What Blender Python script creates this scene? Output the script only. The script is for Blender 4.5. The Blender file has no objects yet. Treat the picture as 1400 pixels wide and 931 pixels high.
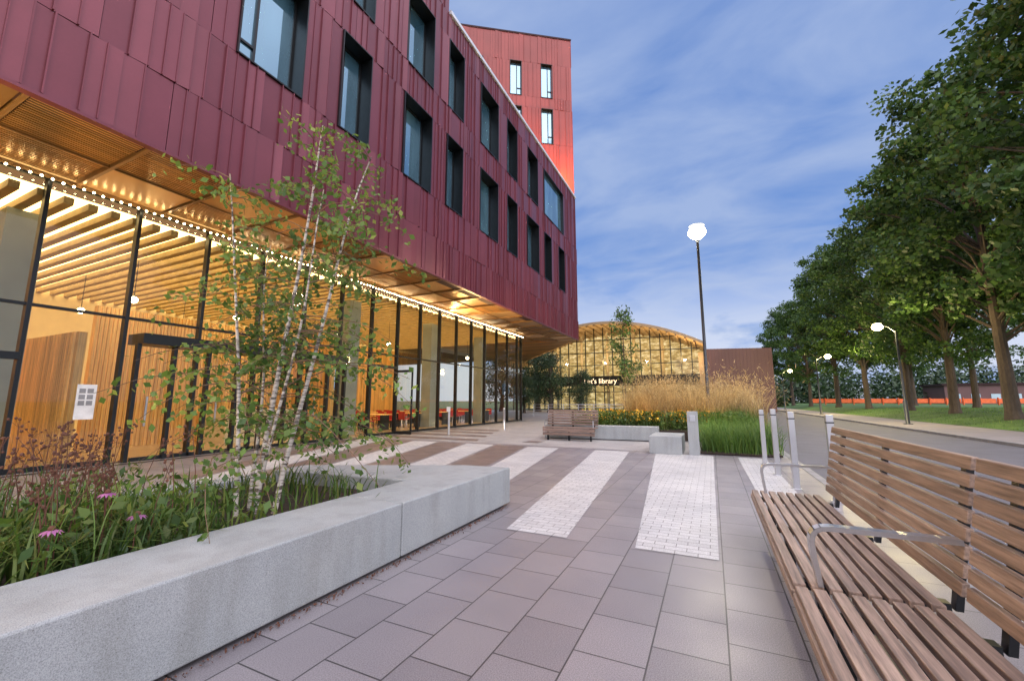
import bpy, math, random
import numpy as np
from mathutils import Vector, Matrix
random.seed(7); rng=np.random.default_rng(7)
S=bpy.context.scene
C=S.collection
S.view_settings.view_transform='Standard'
try: S.view_settings.look='None'
except: pass
S.view_settings.exposure=0

# ---------------------------------------------------------------- materials
def newmat(name):
    m=bpy.data.materials.new(name); m.use_nodes=True
    nt=m.node_tree; b=nt.nodes['Principled BSDF']
    return m,nt,b
def N(nt,t,**k):
    n=nt.nodes.new(t)
    for a,v in k.items(): setattr(n,a,v)
    return n
def coords(nt,scale=(1,1,1),rot=(0,0,0)):
    tc=N(nt,'ShaderNodeTexCoord'); mp=N(nt,'ShaderNodeMapping')
    mp.inputs['Scale'].default_value=scale; mp.inputs['Rotation'].default_value=rot
    nt.links.new(tc.outputs['Object'],mp.inputs['Vector']); return mp.outputs['Vector']
def mix(nt,f,a,b,bt='MIX'):
    n=N(nt,'ShaderNodeMix',data_type='RGBA',blend_type=bt)
    for s,v in ((n.inputs[0],f),(n.inputs[6],a),(n.inputs[7],b)):
        if isinstance(v,bpy.types.NodeSocket): nt.links.new(v,s)
        elif isinstance(v,(tuple,list)): s.default_value=(*v[:3],1)
        else: s.default_value=v
    return n.outputs[2]
def noise(nt,vec,scale,detail=4,rough=.55):
    n=N(nt,'ShaderNodeTexNoise'); n.inputs['Scale'].default_value=scale
    n.inputs['Detail'].default_value=detail; n.inputs['Roughness'].default_value=rough
    if vec is not None: nt.links.new(vec,n.inputs['Vector'])
    return n.outputs['Fac']
def ramp(nt,fac,pts):
    r=N(nt,'ShaderNodeValToRGB'); e=r.color_ramp.elements
    while len(e)<len(pts): e.new(.5)
    for i,(p,c) in enumerate(pts):
        e[i].position=p; e[i].color=(*c,1) if len(c)==3 else c
    nt.links.new(fac,r.inputs['Fac']); return r.outputs['Color']
def bump(nt,b,h,strength=.2,dist=.01):
    n=N(nt,'ShaderNodeBump'); n.inputs['Strength'].default_value=strength; n.inputs['Distance'].default_value=dist
    nt.links.new(h,n.inputs['Height']); nt.links.new(n.outputs['Normal'],b.inputs['Normal'])
def simple(name,col,rough=.6,metal=0,var=.2,scale=3,fine=60,finevar=.1,bmp=.1,stretch=(1,1,1),island=0):
    m,nt,b=newmat(name); v=coords(nt,stretch)
    lo=tuple(c*(1-var) for c in col); hi=tuple(min(1,c*(1+var)) for c in col)
    c=ramp(nt,noise(nt,v,scale,3),[(.3,lo),(.7,hi)])
    f=noise(nt,v,fine,2)
    c=mix(nt,1.0,c,ramp(nt,f,[(.3,(1-finevar,)*3),(.7,(1,1,1))]),'MULTIPLY')
    if island:
        g=N(nt,'ShaderNodeNewGeometry')
        c=mix(nt,1.0,c,ramp(nt,g.outputs['Random Per Island'],[(0,(1-island,)*3),(1,(1,1,1))]),'MULTIPLY')
    nt.links.new(c,b.inputs['Base Color'])
    b.inputs['Roughness'].default_value=rough; b.inputs['Metallic'].default_value=metal
    if bmp: bump(nt,b,f,bmp)
    return m
def emis(name,col,s,sample=False):
    m,nt,b=newmat(name); b.inputs['Base Color'].default_value=(*[min(1,c) for c in col],1)
    b.inputs['Emission Color'].default_value=(*col,1); b.inputs['Emission Strength'].default_value=s
    if not sample:
        try: m.cycles.emission_sampling='NONE'
        except Exception: pass
    return m
def glassmat(name,tint=(.9,.95,.95),base=.05,scale=1.0):
    m=bpy.data.materials.new(name); m.use_nodes=True; nt=m.node_tree; nt.nodes.clear()
    o=N(nt,'ShaderNodeOutputMaterial'); t=N(nt,'ShaderNodeBsdfTransparent'); g=N(nt,'ShaderNodeBsdfGlossy')
    t.inputs[0].default_value=(*tint,1); g.inputs['Roughness'].default_value=.02
    lw=N(nt,'ShaderNodeFresnel'); lw.inputs[0].default_value=1.5
    ma=N(nt,'ShaderNodeMath',operation='MULTIPLY_ADD'); ma.inputs[1].default_value=scale; ma.inputs[2].default_value=base
    nt.links.new(lw.outputs[0],ma.inputs[0]); ma.use_clamp=True
    mx=N(nt,'ShaderNodeMixShader'); nt.links.new(ma.outputs[0],mx.inputs[0]); nt.links.new(t.outputs[0],mx.inputs[1]); nt.links.new(g.outputs[0],mx.inputs[2])
    nt.links.new(mx.outputs[0],o.inputs[0]); return m
def leafmat(name,c1,c2,c3=None,trans=.35):
    m,nt,b=newmat(name)
    g=N(nt,'ShaderNodeNewGeometry'); v=coords(nt)
    pts=[(0,c1),(.6,c2)]+([(1,c3)] if c3 else [])
    c=ramp(nt,g.outputs['Random Per Island'],pts)
    c=mix(nt,1.0,c,ramp(nt,noise(nt,v,.7,1),[(.3,(.5,.55,.55)),(.7,(1.3,1.25,1))]),'MULTIPLY')
    nt.links.new(c,b.inputs['Base Color']); b.inputs['Roughness'].default_value=.55
    if trans:
        t=N(nt,'ShaderNodeBsdfTranslucent'); nt.links.new(c,t.inputs[0])
        mx=N(nt,'ShaderNodeMixShader'); mx.inputs[0].default_value=trans
        o=nt.nodes['Material Output']
        nt.links.new(b.outputs[0],mx.inputs[1]); nt.links.new(t.outputs[0],mx.inputs[2]); nt.links.new(mx.outputs[0],o.inputs[0])
    return m
def brickmat(name,c1,c2,mortar,w,h,ms,rot=0,offset=.5,rough=.45,bm=.5,speck=.25,msm=.15):
    m,nt,b=newmat(name); v=coords(nt,(1,1,1),(0,0,rot))
    br=N(nt,'ShaderNodeTexBrick'); br.offset=offset; br.squash=1
    nt.links.new(v,br.inputs['Vector'])
    br.inputs['Color1'].default_value=(*c1,1); br.inputs['Color2'].default_value=(*c2,1); br.inputs['Mortar'].default_value=(*mortar,1)
    br.inputs['Scale'].default_value=1; br.inputs['Brick Width'].default_value=w; br.inputs['Row Height'].default_value=h
    br.inputs['Mortar Size'].default_value=ms; br.inputs['Mortar Smooth'].default_value=msm; br.inputs['Bias'].default_value=0
    f=noise(nt,v,150,2,.75)
    c=mix(nt,1.0,br.outputs['Color'],ramp(nt,f,[(.40,(1-speck,)*3),(.60,(1.18,1.18,1.18))]),'MULTIPLY')
    c=mix(nt,1.0,c,ramp(nt,noise(nt,v,.9,3,.6),[(.3,(.88,.88,.9)),(.7,(1.08,1.07,1.06))]),'MULTIPLY')
    nt.links.new(c,b.inputs['Base Color'])
    rr=ramp(nt,noise(nt,v,1.5,2),[(.3,(rough-.05,)*3),(.7,(rough+.08,)*3)])
    nt.links.new(rr,b.inputs['Roughness'])
    inv=N(nt,'ShaderNodeMath',operation='SUBTRACT'); inv.inputs[0].default_value=1; nt.links.new(br.outputs['Fac'],inv.inputs[1])
    ad=N(nt,'ShaderNodeMath',operation='MULTIPLY_ADD'); nt.links.new(f,ad.inputs[0]); ad.inputs[1].default_value=.2; nt.links.new(inv.outputs[0],ad.inputs[2])
    bump(nt,b,ad.outputs[0],bm,.003)
    return m
def woodmat(name,col,axis='Y',lo_=.5):
    m,nt,b=newmat(name)
    sc={'Y':(30,1.5,30),'X':(1.5,30,30),'Z':(30,30,1.2)}[axis]
    v=coords(nt,sc); f=noise(nt,v,1.5,5,.65)
    lo=tuple(c*lo_ for c in col); hi=tuple(c*1.25 for c in col)
    c=ramp(nt,f,[(.3,lo),(.65,hi)])
    g=N(nt,'ShaderNodeNewGeometry')
    c=mix(nt,1.0,c,ramp(nt,g.outputs['Random Per Island'],[(0,(.68,.66,.66)),(1,(1.1,1.1,1.1))]),'MULTIPLY')
    nt.links.new(c,b.inputs['Base Color']); b.inputs['Roughness'].default_value=.55; bump(nt,b,f,.35,.004)
    return m
def concretemat():
    m,nt,b=newmat('cast_concrete'); v=coords(nt)
    c=ramp(nt,noise(nt,v,1.4,4,.6),[(.3,(.29,.315,.325)),(.7,(.35,.37,.375))])
    f=noise(nt,v,190,3,.8)
    c=mix(nt,1.0,c,ramp(nt,f,[(.36,(.62,.62,.62)),(.5,(1,1,1)),(.66,(1.25,1.25,1.25))]),'MULTIPLY')
    vo=N(nt,'ShaderNodeTexVoronoi'); vo.inputs['Scale'].default_value=26; nt.links.new(v,vo.inputs['Vector'])
    c=mix(nt,1.0,c,ramp(nt,vo.outputs['Distance'],[(.05,(.45,.45,.45)),(.09,(1,1,1))]),'MULTIPLY')
    st=noise(nt,coords(nt,(3,3,.5)),1.6,4,.6)
    c=mix(nt,1.0,c,ramp(nt,st,[(.34,(.86,.85,.83)),(.55,(1,1,1))]),'MULTIPLY')
    nt.links.new(c,b.inputs['Base Color']); b.inputs['Roughness'].default_value=.68; bump(nt,b,f,.25,.004)
    return m
def soffitmat(name,col):
    m,nt,b=newmat(name); v=coords(nt,(1,1,1))
    vo=N(nt,'ShaderNodeTexVoronoi'); vo.inputs['Scale'].default_value=18; vo.inputs['Randomness'].default_value=0; nt.links.new(v,vo.inputs['Vector'])
    c=ramp(nt,vo.outputs['Distance'],[(.26,tuple(x*.18 for x in col)),(.36,col)])
    g=N(nt,'ShaderNodeNewGeometry')
    c=mix(nt,1.0,c,ramp(nt,g.outputs['Random Per Island'],[(0,(.6,.6,.6)),(1,(1.1,1.1,1.1))]),'MULTIPLY')
    nt.links.new(c,b.inputs['Base Color']); b.inputs['Roughness'].default_value=.36; b.inputs['Metallic'].default_value=.6
    return m

M={}
M['clad']=simple('maroon_metal_cladding',(.175,.043,.060),.34,.4,.10,.7,25,.05,.015,island=.18)
M['clad_red']=simple('red_metal_cladding',(.23,.042,.036),.42,.25,.12,.5,25,.06,.02,island=.15)
M['dark']=simple('black_metal',(.010,.012,.014),.35,.4,.2,5,60,.1,.02)
M['backing']=simple('cladding_dark_backing',(.03,.007,.010),.8)  # dark backing behind the cladding panels, also used for building bodies
M['coping']=simple('roof_coping',(.65,.67,.7),.4,.3,.1)
M['mullion']=simple('mullion_metal',(.022,.025,.027),.35,.5,.1)
M['glass']=glassmat('clear_glass',(.95,.96,.9),.02,.75)
def winmat():
    m,nt,b=newmat('window_reflective_glass'); v=coords(nt,(1,1,.3))
    c=ramp(nt,noise(nt,v,.9,2),[(.35,(.02,.06,.09)),(.65,(.09,.19,.25))])
    nt.links.new(c,b.inputs['Base Color']); b.inputs['Roughness'].default_value=.05
    g=N(nt,'ShaderNodeBsdfGlossy'); g.inputs[0].default_value=(.5,.78,.95,1); g.inputs['Roughness'].default_value=.03
    mx=N(nt,'ShaderNodeMixShader'); mx.inputs[0].default_value=.28
    nt.links.new(b.outputs[0],mx.inputs[1]); nt.links.new(g.outputs[0],mx.inputs[2]); nt.links.new(mx.outputs[0],nt.nodes['Material Output'].inputs[0])
    return m
M['win']=winmat()
M['soffit']=simple('bronze_soffit_panel',(.36,.21,.09),.36,.6,.15,1,40,.1,.02,island=.3)
M['soffit_slat']=simple('bronze_soffit_slat',(.74,.44,.17),.3,.75,.1,1,40,.1,.02,island=.35)
M['soffit_perf']=soffitmat('perforated_bronze_panel',(.74,.45,.18))
M['concrete']=concretemat()
M['pillar']=simple('interior_concrete',(.3,.34,.32),.7,0,.08,1.5,80,.1,.1)
M['slabs']=brickmat('grey_paving_slabs',(.255,.238,.248),(.20,.187,.198),(.045,.043,.045),.45,.4,.005,math.pi/2,.5,.40,.4,.3)
M['white_setts']=brickmat('white_granite_setts',(.56,.56,.555),(.46,.46,.46),(.20,.195,.19),.2,.1,.0045,0,.5,.45,.35,.25,.05)
M['brown_setts']=brickmat('brown_granite_setts',(.20,.15,.135),(.155,.12,.11),(.06,.05,.05),.3,.15,.004,0,.5,.40,.3)
M['forecourt']=brickmat('pale_forecourt_paving',(.38,.37,.365),(.33,.32,.32),(.18,.175,.17),.6,.6,.005,0,.5,.42,.3)
M['asphalt']=simple('asphalt',(.12,.12,.14),.8,0,.15,1.2,120,.3,.3)
M['footpath']=simple('pale_footpath',(.26,.235,.235),.8,0,.1,1,90,.15,.1)
M['kerb']=simple('kerb_stone',(.25,.25,.25),.7)
M['grass']=simple('lawn_grass',(.085,.17,.028),.8,0,.35,.6,25,.5,.5)
M['ground']=simple('ground_earth',(.09,.12,.05),.9,0,.3,.3,10,.3)
M['soil']=simple('soil_mulch',(.05,.035,.025),.95,0,.3,5,40,.5,.8)
M['wood']=woodmat('weathered_hardwood',(.36,.26,.20),'Y',.42)
M['woodx']=woodmat('weathered_hardwood_cross',(.25,.175,.14),'X')
M['steel']=simple('brushed_steel',(.52,.53,.55),.3,.9,.06,3,100,.05,.01)
M['pole']=simple('lamp_pole_paint',(.035,.04,.05),.4,.3)
M['bark']=simple('tree_bark',(.10,.075,.055),.9,0,.3,3,18,.4,.8,(1,1,.25))
def birchm():
    m,nt,b=newmat('birch_bark'); v=coords(nt,(3,3,20)); f=noise(nt,v,1.6,4,.6)
    c=ramp(nt,f,[(.42,(.07,.055,.045)),(.52,(.46,.42,.37)),(1,(.68,.64,.58))]); nt.links.new(c,b.inputs['Base Color']); b.inputs['Roughness'].default_value=.6
    return m
M['birch']=birchm()
M['twig']=simple('twig_bark',(.16,.1,.06),.8)
M['leaf']=leafmat('linden_foliage',(.04,.09,.022),(.07,.15,.032),(.12,.21,.045),.3)
M['leaf_dark']=leafmat('dark_foliage',(.02,.05,.018),(.04,.08,.03),None,0)
M['leaf_birch']=leafmat('birch_foliage',(.07,.15,.03),(.13,.23,.05),(.25,.30,.07),.4)
M['blade']=leafmat('grass_blade',(.035,.085,.02),(.09,.17,.03),(.18,.22,.06))
M['blade_tan']=leafmat('feather_grass',(.34,.22,.10),(.58,.41,.20),(.72,.57,.34),.4)
M['blade_g']=leafmat('bright_grass_blade',(.07,.16,.03),(.13,.26,.045),(.25,.34,.08),.4)
M['yellow']=leafmat('yellow_petals',(.75,.36,.01),(.9,.5,.02),None,0)
M['pink']=leafmat('coneflower_petals',(.4,.12,.38),(.6,.22,.55))
M['seed']=simple('seed_head',(.12,.05,.03),.9)
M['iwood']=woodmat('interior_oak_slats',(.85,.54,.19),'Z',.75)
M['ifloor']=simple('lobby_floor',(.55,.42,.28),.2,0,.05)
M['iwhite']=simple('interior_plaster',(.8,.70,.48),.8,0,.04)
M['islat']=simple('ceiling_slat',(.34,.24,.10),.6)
M['iceil']=emis('luminous_ceiling',(1.0,.74,.33),4.1,True)
M['led']=emis('led_bead',(1.0,.82,.5),34)
M['lampglow']=emis('lamp_glow',(1.0,.9,.68),90)
M['lampglow2']=emis('lamp_glow_amber',(1.0,.80,.30),60)
M['libroof']=simple('library_roof_edge',(.42,.3,.17),.5)
M['brownwall']=simple('brown_clad_wall',(.14,.07,.07),.6,0,.1,.4,30,.1,.1)
M['orange']=simple('orange_barrier_plastic',(.85,.16,.04),.5)
M['red']=simple('red_chair_plastic',(.5,.03,.03),.4)
M['screen']=emis('blue_screen',(.15,.45,.9),1.5)
M['paper']=simple('poster_paper',(.75,.75,.72),.7)
M['hedge']=leafmat('hedge_foliage',(.03,.07,.02),(.06,.12,.03),None,0)

# ---------------------------------------------------------------- mesh helpers
class MB:
    def __init__(s): s.v=[]; s.f=[]; s.m=[]; s.mats=[]
    def mi(s,k):
        if k not in s.mats: s.mats.append(k)
        return s.mats.index(k)
    def addbox(s,fn,a0,a1,b0,b1,c0,c1,k):
        o=len(s.v)
        for c in (c0,c1):
            for (a,b) in ((a0,b0),(a1,b0),(a1,b1),(a0,b1)): s.v.append(fn(a,b,c))
        for f in ((0,3,2,1),(4,5,6,7),(0,1,5,4),(1,2,6,5),(2,3,7,6),(3,0,4,7)):
            s.f.append(tuple(o+i for i in f)); s.m.append(s.mi(k))
    def box(s,x0,x1,y0,y1,z0,z1,k): s.addbox(lambda a,b,c:(a,b,c),x0,x1,y0,y1,z0,z1,k)
    def prism(s,pts,z0,z1,k,ktop=None):
        o=len(s.v); n=len(pts)
        for z in (z0,z1):
            for p in pts: s.v.append((p[0],p[1],z))
        s.f.append(tuple(o+n-1-i for i in range(n))); s.m.append(s.mi(k))
        s.f.append(tuple(o+n+i for i in range(n))); s.m.append(s.mi(ktop or k))
        for i in range(n):
            j=(i+1)%n; s.f.append((o+i,o+j,o+n+j,o+n+i)); s.m.append(s.mi(k))
    def quad(s,pts,k):
        o=len(s.v); s.v+= [tuple(p) for p in pts]; s.f.append(tuple(range(o,o+len(pts)))); s.m.append(s.mi(k))
    def tube(s,pts,rad,k,n=8,cap=True):
        pts=[Vector(p) for p in pts]; o=len(s.v)
        if not isinstance(rad,(list,tuple)): rad=[rad]*len(pts)
        for i,p in enumerate(pts):
            d=(pts[min(i+1,len(pts)-1)]-pts[max(i-1,0)]).normalized()
            a=d.cross(Vector((.13,.31,.94)) if abs(d.z)<.9 else Vector((1,.05,0))).normalized(); b=d.cross(a)
            for j in range(n):
                t=2*math.pi*j/n; s.v.append(tuple(p+(a*math.cos(t)+b*math.sin(t))*rad[i]))
        for i in range(len(pts)-1):
            for j in range(n):
                j2=(j+1)%n; s.f.append((o+i*n+j,o+i*n+j2,o+(i+1)*n+j2,o+(i+1)*n+j)); s.m.append(s.mi(k))
        if cap:
            s.f.append(tuple(o+j for j in range(n))); s.m.append(s.mi(k))
            e=o+(len(pts)-1)*n; s.f.append(tuple(e+n-1-j for j in range(n))); s.m.append(s.mi(k))
    def ball(s,c,r,k,seg=8,rings=5,sz=1):
        o=len(s.v)
        for i in range(rings+1):
            ph=math.pi*i/rings
            for j in range(seg):
                t=2*math.pi*j/seg
                s.v.append((c[0]+r*math.sin(ph)*math.cos(t),c[1]+r*math.sin(ph)*math.sin(t),c[2]+r*sz*math.cos(ph)))
        for i in range(rings):
            for j in range(seg):
                j2=(j+1)%seg; s.f.append((o+i*seg+j,o+(i+1)*seg+j,o+(i+1)*seg+j2,o+i*seg+j2)); s.m.append(s.mi(k))
    def mesh(s,name):
        me=bpy.data.meshes.new(name); me.from_pydata(s.v,[],s.f)
        for k in s.mats: me.materials.append(M[k])
        me.polygons.foreach_set('material_index',s.m); me.update(); return me
    def obj(s,name,parent=None,bevel=0,smooth=False):
        me=s.mesh(name)
        if smooth: me.polygons.foreach_set('use_smooth',[True]*len(me.polygons))
        o=bpy.data.objects.new(name,me); C.objects.link(o)
        if parent: o.parent=parent
        if bevel:
            b=o.modifiers.new('bevel','BEVEL'); b.width=bevel; b.segments=2; b.limit_method='ANGLE'
        return o
def empty(name,loc=(0,0,0)):
    o=bpy.data.objects.new(name,None); o.location=loc; C.objects.link(o); o.empty_display_size=.3; return o
def link(name,me,parent=None,loc=(0,0,0),rz=0,sc=1):
    o=bpy.data.objects.new(name,me); C.objects.link(o); o.location=loc; o.rotation_euler[2]=rz
    o.scale=(sc,sc,sc) if not isinstance(sc,tuple) else sc
    if parent: o.parent=parent
    return o
def quadmesh(name,V,mat,mi=None):
    V=np.asarray(V,dtype=np.float32); n,k,_=V.shape
    me=bpy.data.meshes.new(name); me.vertices.add(n*k); me.vertices.foreach_set('co',V.reshape(-1))
    me.loops.add(n*k); me.loops.foreach_set('vertex_index',np.arange(n*k,dtype=np.int32))
    me.polygons.add(n); me.polygons.foreach_set('loop_start',np.arange(0,n*k,k,dtype=np.int32)); me.polygons.foreach_set('loop_total',np.full(n,k,dtype=np.int32))
    for m in (mat if isinstance(mat,list) else [mat]): me.materials.append(m)
    if mi is not None: me.polygons.foreach_set('material_index',mi)
    me.update(calc_edges=True); me.validate(); return me
def leafquads(cent,size,asp=.55,up=.4):
    n=len(cent); d=rng.normal(size=(n,3)); d/=np.linalg.norm(d,axis=1,keepdims=True)
    nn=rng.normal(size=(n,3))+np.array([0,0,up*2]); w=np.cross(d,nn); w/=np.linalg.norm(w,axis=1,keepdims=True)
    s=(size*rng.uniform(.65,1.35,n))[:,None]
    a=cent-d*s*.5; t=cent+d*s*.5; l=cent+w*s*asp*.5; r=cent-w*s*asp*.5
    return np.stack([a,l,t,r],1)
def blades(base,height,width,lean,segs=3,droop=.5):
    n=len(base); th=rng.uniform(0,2*np.pi,n); dirv=np.stack([np.cos(th),np.sin(th),np.zeros(n)],1)
    sd=np.stack([-np.sin(th),np.cos(th),np.zeros(n)],1)
    h=height*rng.uniform(.6,1.2,n); ln=lean*rng.uniform(.2,1.2,n)
    vs=[]
    for i in range(segs+1):
        t=i/segs; z=h*(t-droop*.35*t*t*t*ln/max(lean,.01)); off=ln*h*t*t
        c=base+dirv*off[:,None]+np.stack([np.zeros(n),np.zeros(n),z],1)
        w=width*(1-t**2*.92)*.5
        vs+= [c-sd*w,c+sd*w]
    V=np.stack(vs,1)
    k=2*(segs+1)
    idx=np.arange(n)[:,None]*k
    fs=[np.concatenate([idx+2*i,idx+2*i+1,idx+2*i+3,idx+2*i+2],1) for i in range(segs)]
    F=np.stack(fs,1).reshape(-1,4)
    return V.reshape(-1,3),F
def blademesh(name,base,height,width,lean,mat,segs=3,droop=.5):
    V,F=blades(np.asarray(base,dtype=float),height,width,lean,segs,droop)
    me=bpy.data.meshes.new(name); me.vertices.add(len(V)); me.vertices.foreach_set('co',V.astype(np.float32).reshape(-1))
    me.loops.add(F.size); me.loops.foreach_set('vertex_index',F.astype(np.int32).reshape(-1))
    me.polygons.add(len(F)); me.polygons.foreach_set('loop_start',np.arange(0,F.size,4,dtype=np.int32)); me.polygons.foreach_set('loop_total',np.full(len(F),4,dtype=np.int32))
    me.materials.append(mat); me.update(calc_edges=True); me.validate(); return me
def rndpts(n,x0,x1,y0,y1,z): return np.stack([rng.uniform(x0,x1,n),rng.uniform(y0,y1,n),np.full(n,z)],1)
def light(name,typ,loc,energy,col,parent=None,**k):
    l=bpy.data.lights.new(name,typ); l.energy=energy; l.color=col
    for a,v in k.items(): setattr(l,a,v)
    o=bpy.data.objects.new(name,l); o.location=loc; C.objects.link(o)
    if parent: o.parent=parent
    return o

# ---------------------------------------------------------------- camera
t=math.radians(8.3); yw=math.radians(25.6)
Fh=Vector((-math.sin(yw),math.cos(yw),0)); R=Vector((math.cos(yw),math.sin(yw),0)); Z=Vector((0,0,1))
F=Fh*math.cos(t)+Z*math.sin(t); U=-Fh*math.sin(t)+Z*math.cos(t)
cam=bpy.data.cameras.new('camera'); co=bpy.data.objects.new('camera',cam); C.objects.link(co)
co.matrix_world=Matrix(((R.x,U.x,-F.x,0),(R.y,U.y,-F.y,0),(R.z,U.z,-F.z,1.4),(0,0,0,1)))
cam.lens=14.5; cam.sensor_width=36; cam.clip_end=5000; cam.clip_start=.05
S.camera=co

# ---------------------------------------------------------------- world
W=bpy.data.worlds.new('World'); S.world=W; W.use_nodes=True; nt=W.node_tree
bg=nt.nodes['Background']
sunel,sunrot=math.radians(6),math.radians(150)
sky=N(nt,'ShaderNodeTexSky'); sky.sky_type='NISHITA'; sky.sun_disc=False; sky.sun_elevation=sunel; sky.sun_rotation=sunrot
tc=N(nt,'ShaderNodeTexCoord'); sp=N(nt,'ShaderNodeSeparateXYZ'); nt.links.new(tc.outputs['Generated'],sp.inputs[0])
base=ramp(nt,sp.outputs['Z'],[(0,(.32,.45,.80)),(.12,(.20,.355,.77)),(.35,(.14,.28,.66)),(1,(.12,.23,.56))])
ad=N(nt,'ShaderNodeMath',operation='ADD'); ad.inputs[1].default_value=.18; nt.links.new(sp.outputs['Z'],ad.inputs[0])
mxm=N(nt,'ShaderNodeMath',operation='MAXIMUM'); mxm.inputs[1].default_value=.08; nt.links.new(ad.outputs[0],mxm.inputs[0])
dx=N(nt,'ShaderNodeMath',operation='DIVIDE'); nt.links.new(sp.outputs['X'],dx.inputs[0]); nt.links.new(mxm.outputs[0],dx.inputs[1])
dy=N(nt,'ShaderNodeMath',operation='DIVIDE'); nt.links.new(sp.outputs['Y'],dy.inputs[0]); nt.links.new(mxm.outputs[0],dy.inputs[1])
cb=N(nt,'ShaderNodeCombineXYZ'); nt.links.new(dx.outputs[0],cb.inputs[0]); nt.links.new(dy.outputs[0],cb.inputs[1])
mp=N(nt,'ShaderNodeMapping'); mp.inputs['Rotation'].default_value=(0,0,.9); mp.inputs['Location'].default_value=(1.3,.4,0); mp.inputs['Scale'].default_value=(1.2,1.9,1); nt.links.new(cb.outputs[0],mp.inputs[0])
cn=N(nt,'ShaderNodeTexNoise'); cn.inputs['Scale'].default_value=1.6; cn.inputs['Detail'].default_value=7; cn.inputs['Roughness'].default_value=.52; cn.inputs['Distortion'].default_value=.35
nt.links.new(mp.outputs[0],cn.inputs['Vector'])
cm=ramp(nt,cn.outputs['Fac'],[(.34,(0,0,0)),(.62,(1,1,1))])
c1=mix(nt,cm,base,(.34,.45,.73))
mp2=N(nt,'ShaderNodeMapping'); mp2.inputs['Scale'].default_value=(1,1,2.2); mp2.inputs['Location'].default_value=(.35,.1,.2); nt.links.new(tc.outputs['Generated'],mp2.inputs[0])
n2=noise(nt,mp2.outputs[0],4.2,6,.55)
hz=N(nt,'ShaderNodeMapRange',interpolation_type='SMOOTHSTEP'); hz.inputs[1].default_value=.34; hz.inputs[2].default_value=.06; nt.links.new(sp.outputs['Z'],hz.inputs[0])
pm=N(nt,'ShaderNodeMath',operation='MULTIPLY'); nt.links.new(hz.outputs[0],pm.inputs[0]); nt.links.new(ramp(nt,n2,[(.42,(0,0,0)),(.53,(1,1,1))]),pm.inputs[1])
c2=mix(nt,pm.outputs[0],c1,(.64,.70,.88))
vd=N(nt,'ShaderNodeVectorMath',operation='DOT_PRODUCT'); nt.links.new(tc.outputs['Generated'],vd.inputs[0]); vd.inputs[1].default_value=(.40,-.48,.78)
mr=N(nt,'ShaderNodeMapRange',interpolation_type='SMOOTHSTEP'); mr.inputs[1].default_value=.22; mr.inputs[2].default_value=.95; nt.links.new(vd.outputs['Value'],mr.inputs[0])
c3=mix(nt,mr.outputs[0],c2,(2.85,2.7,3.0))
sk=mix(nt,1.0,sky.outputs[0],(.012,.012,.012),'MULTIPLY')
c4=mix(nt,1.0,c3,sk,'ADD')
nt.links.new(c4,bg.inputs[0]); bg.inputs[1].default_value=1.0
sun=light('sun','SUN',(0,0,50),.25,(1,.93,.88),angle=math.radians(25))
sd=Vector((-.5,.6,-.75)); sun.rotation_euler=sd.to_track_quat('-Z','Y').to_euler()

# ---------------------------------------------------------------- ground
def sheet(name,pts,z,k,thick=None):
    m=MB(); m.quad([(p[0],p[1],z) for p in pts],k); return m.obj(name)
def rect(x0,x1,y0,y1): return [(x0,y0),(x1,y0),(x1,y1),(x0,y1)]
sheet('ground',rect(-900,900,-300,1500),-.004,'ground')
sheet('slab_pavement',rect(-12.3,1.7,-8,12.4),.0,'slabs')
sheet('forecourt_pavement',[(-40,27.4),(-12.3,27.4),(-12.3,12.4),(1.7,12.4),(1.7,56),(-40,56)],.0,'forecourt')
sheet('road',rect(1.77,8.4,-20,120),.0,'asphalt')
m=MB(); m.box(8.4,8.55,-20,120,0,.1,'kerb'); m.box(1.62,1.76,-8,60,-.02,.008,'kerb'); m.obj('road_kerb',bevel=.01)
m=MB(); m.box(8.55,11.8,-20,120,0,.095,'footpath'); m.obj('footpath')
m=MB(); gx=[11.8,12.3,13.5,15,18,25,40,90,200]; gz=[.1,.16,.35,.55,.65,.7,.7,.7,.6]; gy=np.linspace(-20,240,30)
for i in range(len(gx)-1):
    for j in range(len(gy)-1):
        m.quad([(gx[i],gy[j],gz[i]),(gx[i+1],gy[j],gz[i+1]),(gx[i+1],gy[j+1],gz[i+1]),(gx[i],gy[j+1],gz[i])],'grass')
lawn=m.obj('lawn',smooth=True)
b=rndpts(26000,11.9,30,14,60,0); b[:,2]=np.interp(b[:,0],gx,gz)
link('lawn_grass_blades',blademesh('lawn_blades',b,.07,.02,.4,M['blade_g'],2))
sheet('side_lawn',rect(1.8,8.3,120,240),.004,'grass')
def stripe(y0,y1,n0,n1,f0,f1,k,z=.004):
    return [(n0,y0,z),(n1,y0,z),(f1,y1,z),(f0,y1,z)],k
mw=MB(); mb=MB()
for (n0,n1,f0,f1) in ((-2.13,-1.44,-3.1,-2.15),(-.75,-.03,-1.45,-.05),(-3.6,-2.9,-5.2,-4.2),(-5.2,-4.5,-7.4,-6.4),(-6.8,-6.1,-9.6,-8.6),(-8.4,-7.7,-11.9,-10.9)):
    q,k=stripe(4.3,12.0,n0,n1,f0,f1,'white_setts'); mw.quad(q,k)
q,k=stripe(6.8,12.0,.55,1.1,.5,1.1,'white_setts'); mw.quad(q,k)
for (n0,n1,f0,f1) in ((-4.4,-3.7,-6.3,-5.3),(-6.0,-5.3,-8.5,-7.5),(-7.6,-6.9,-10.8,-9.7),(-9.2,-8.5,-12.25,-12.0)):
    q,k=stripe(4.3,12.0,n0,n1,f0,f1,'brown_setts'); mb.quad(q,k)
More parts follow.
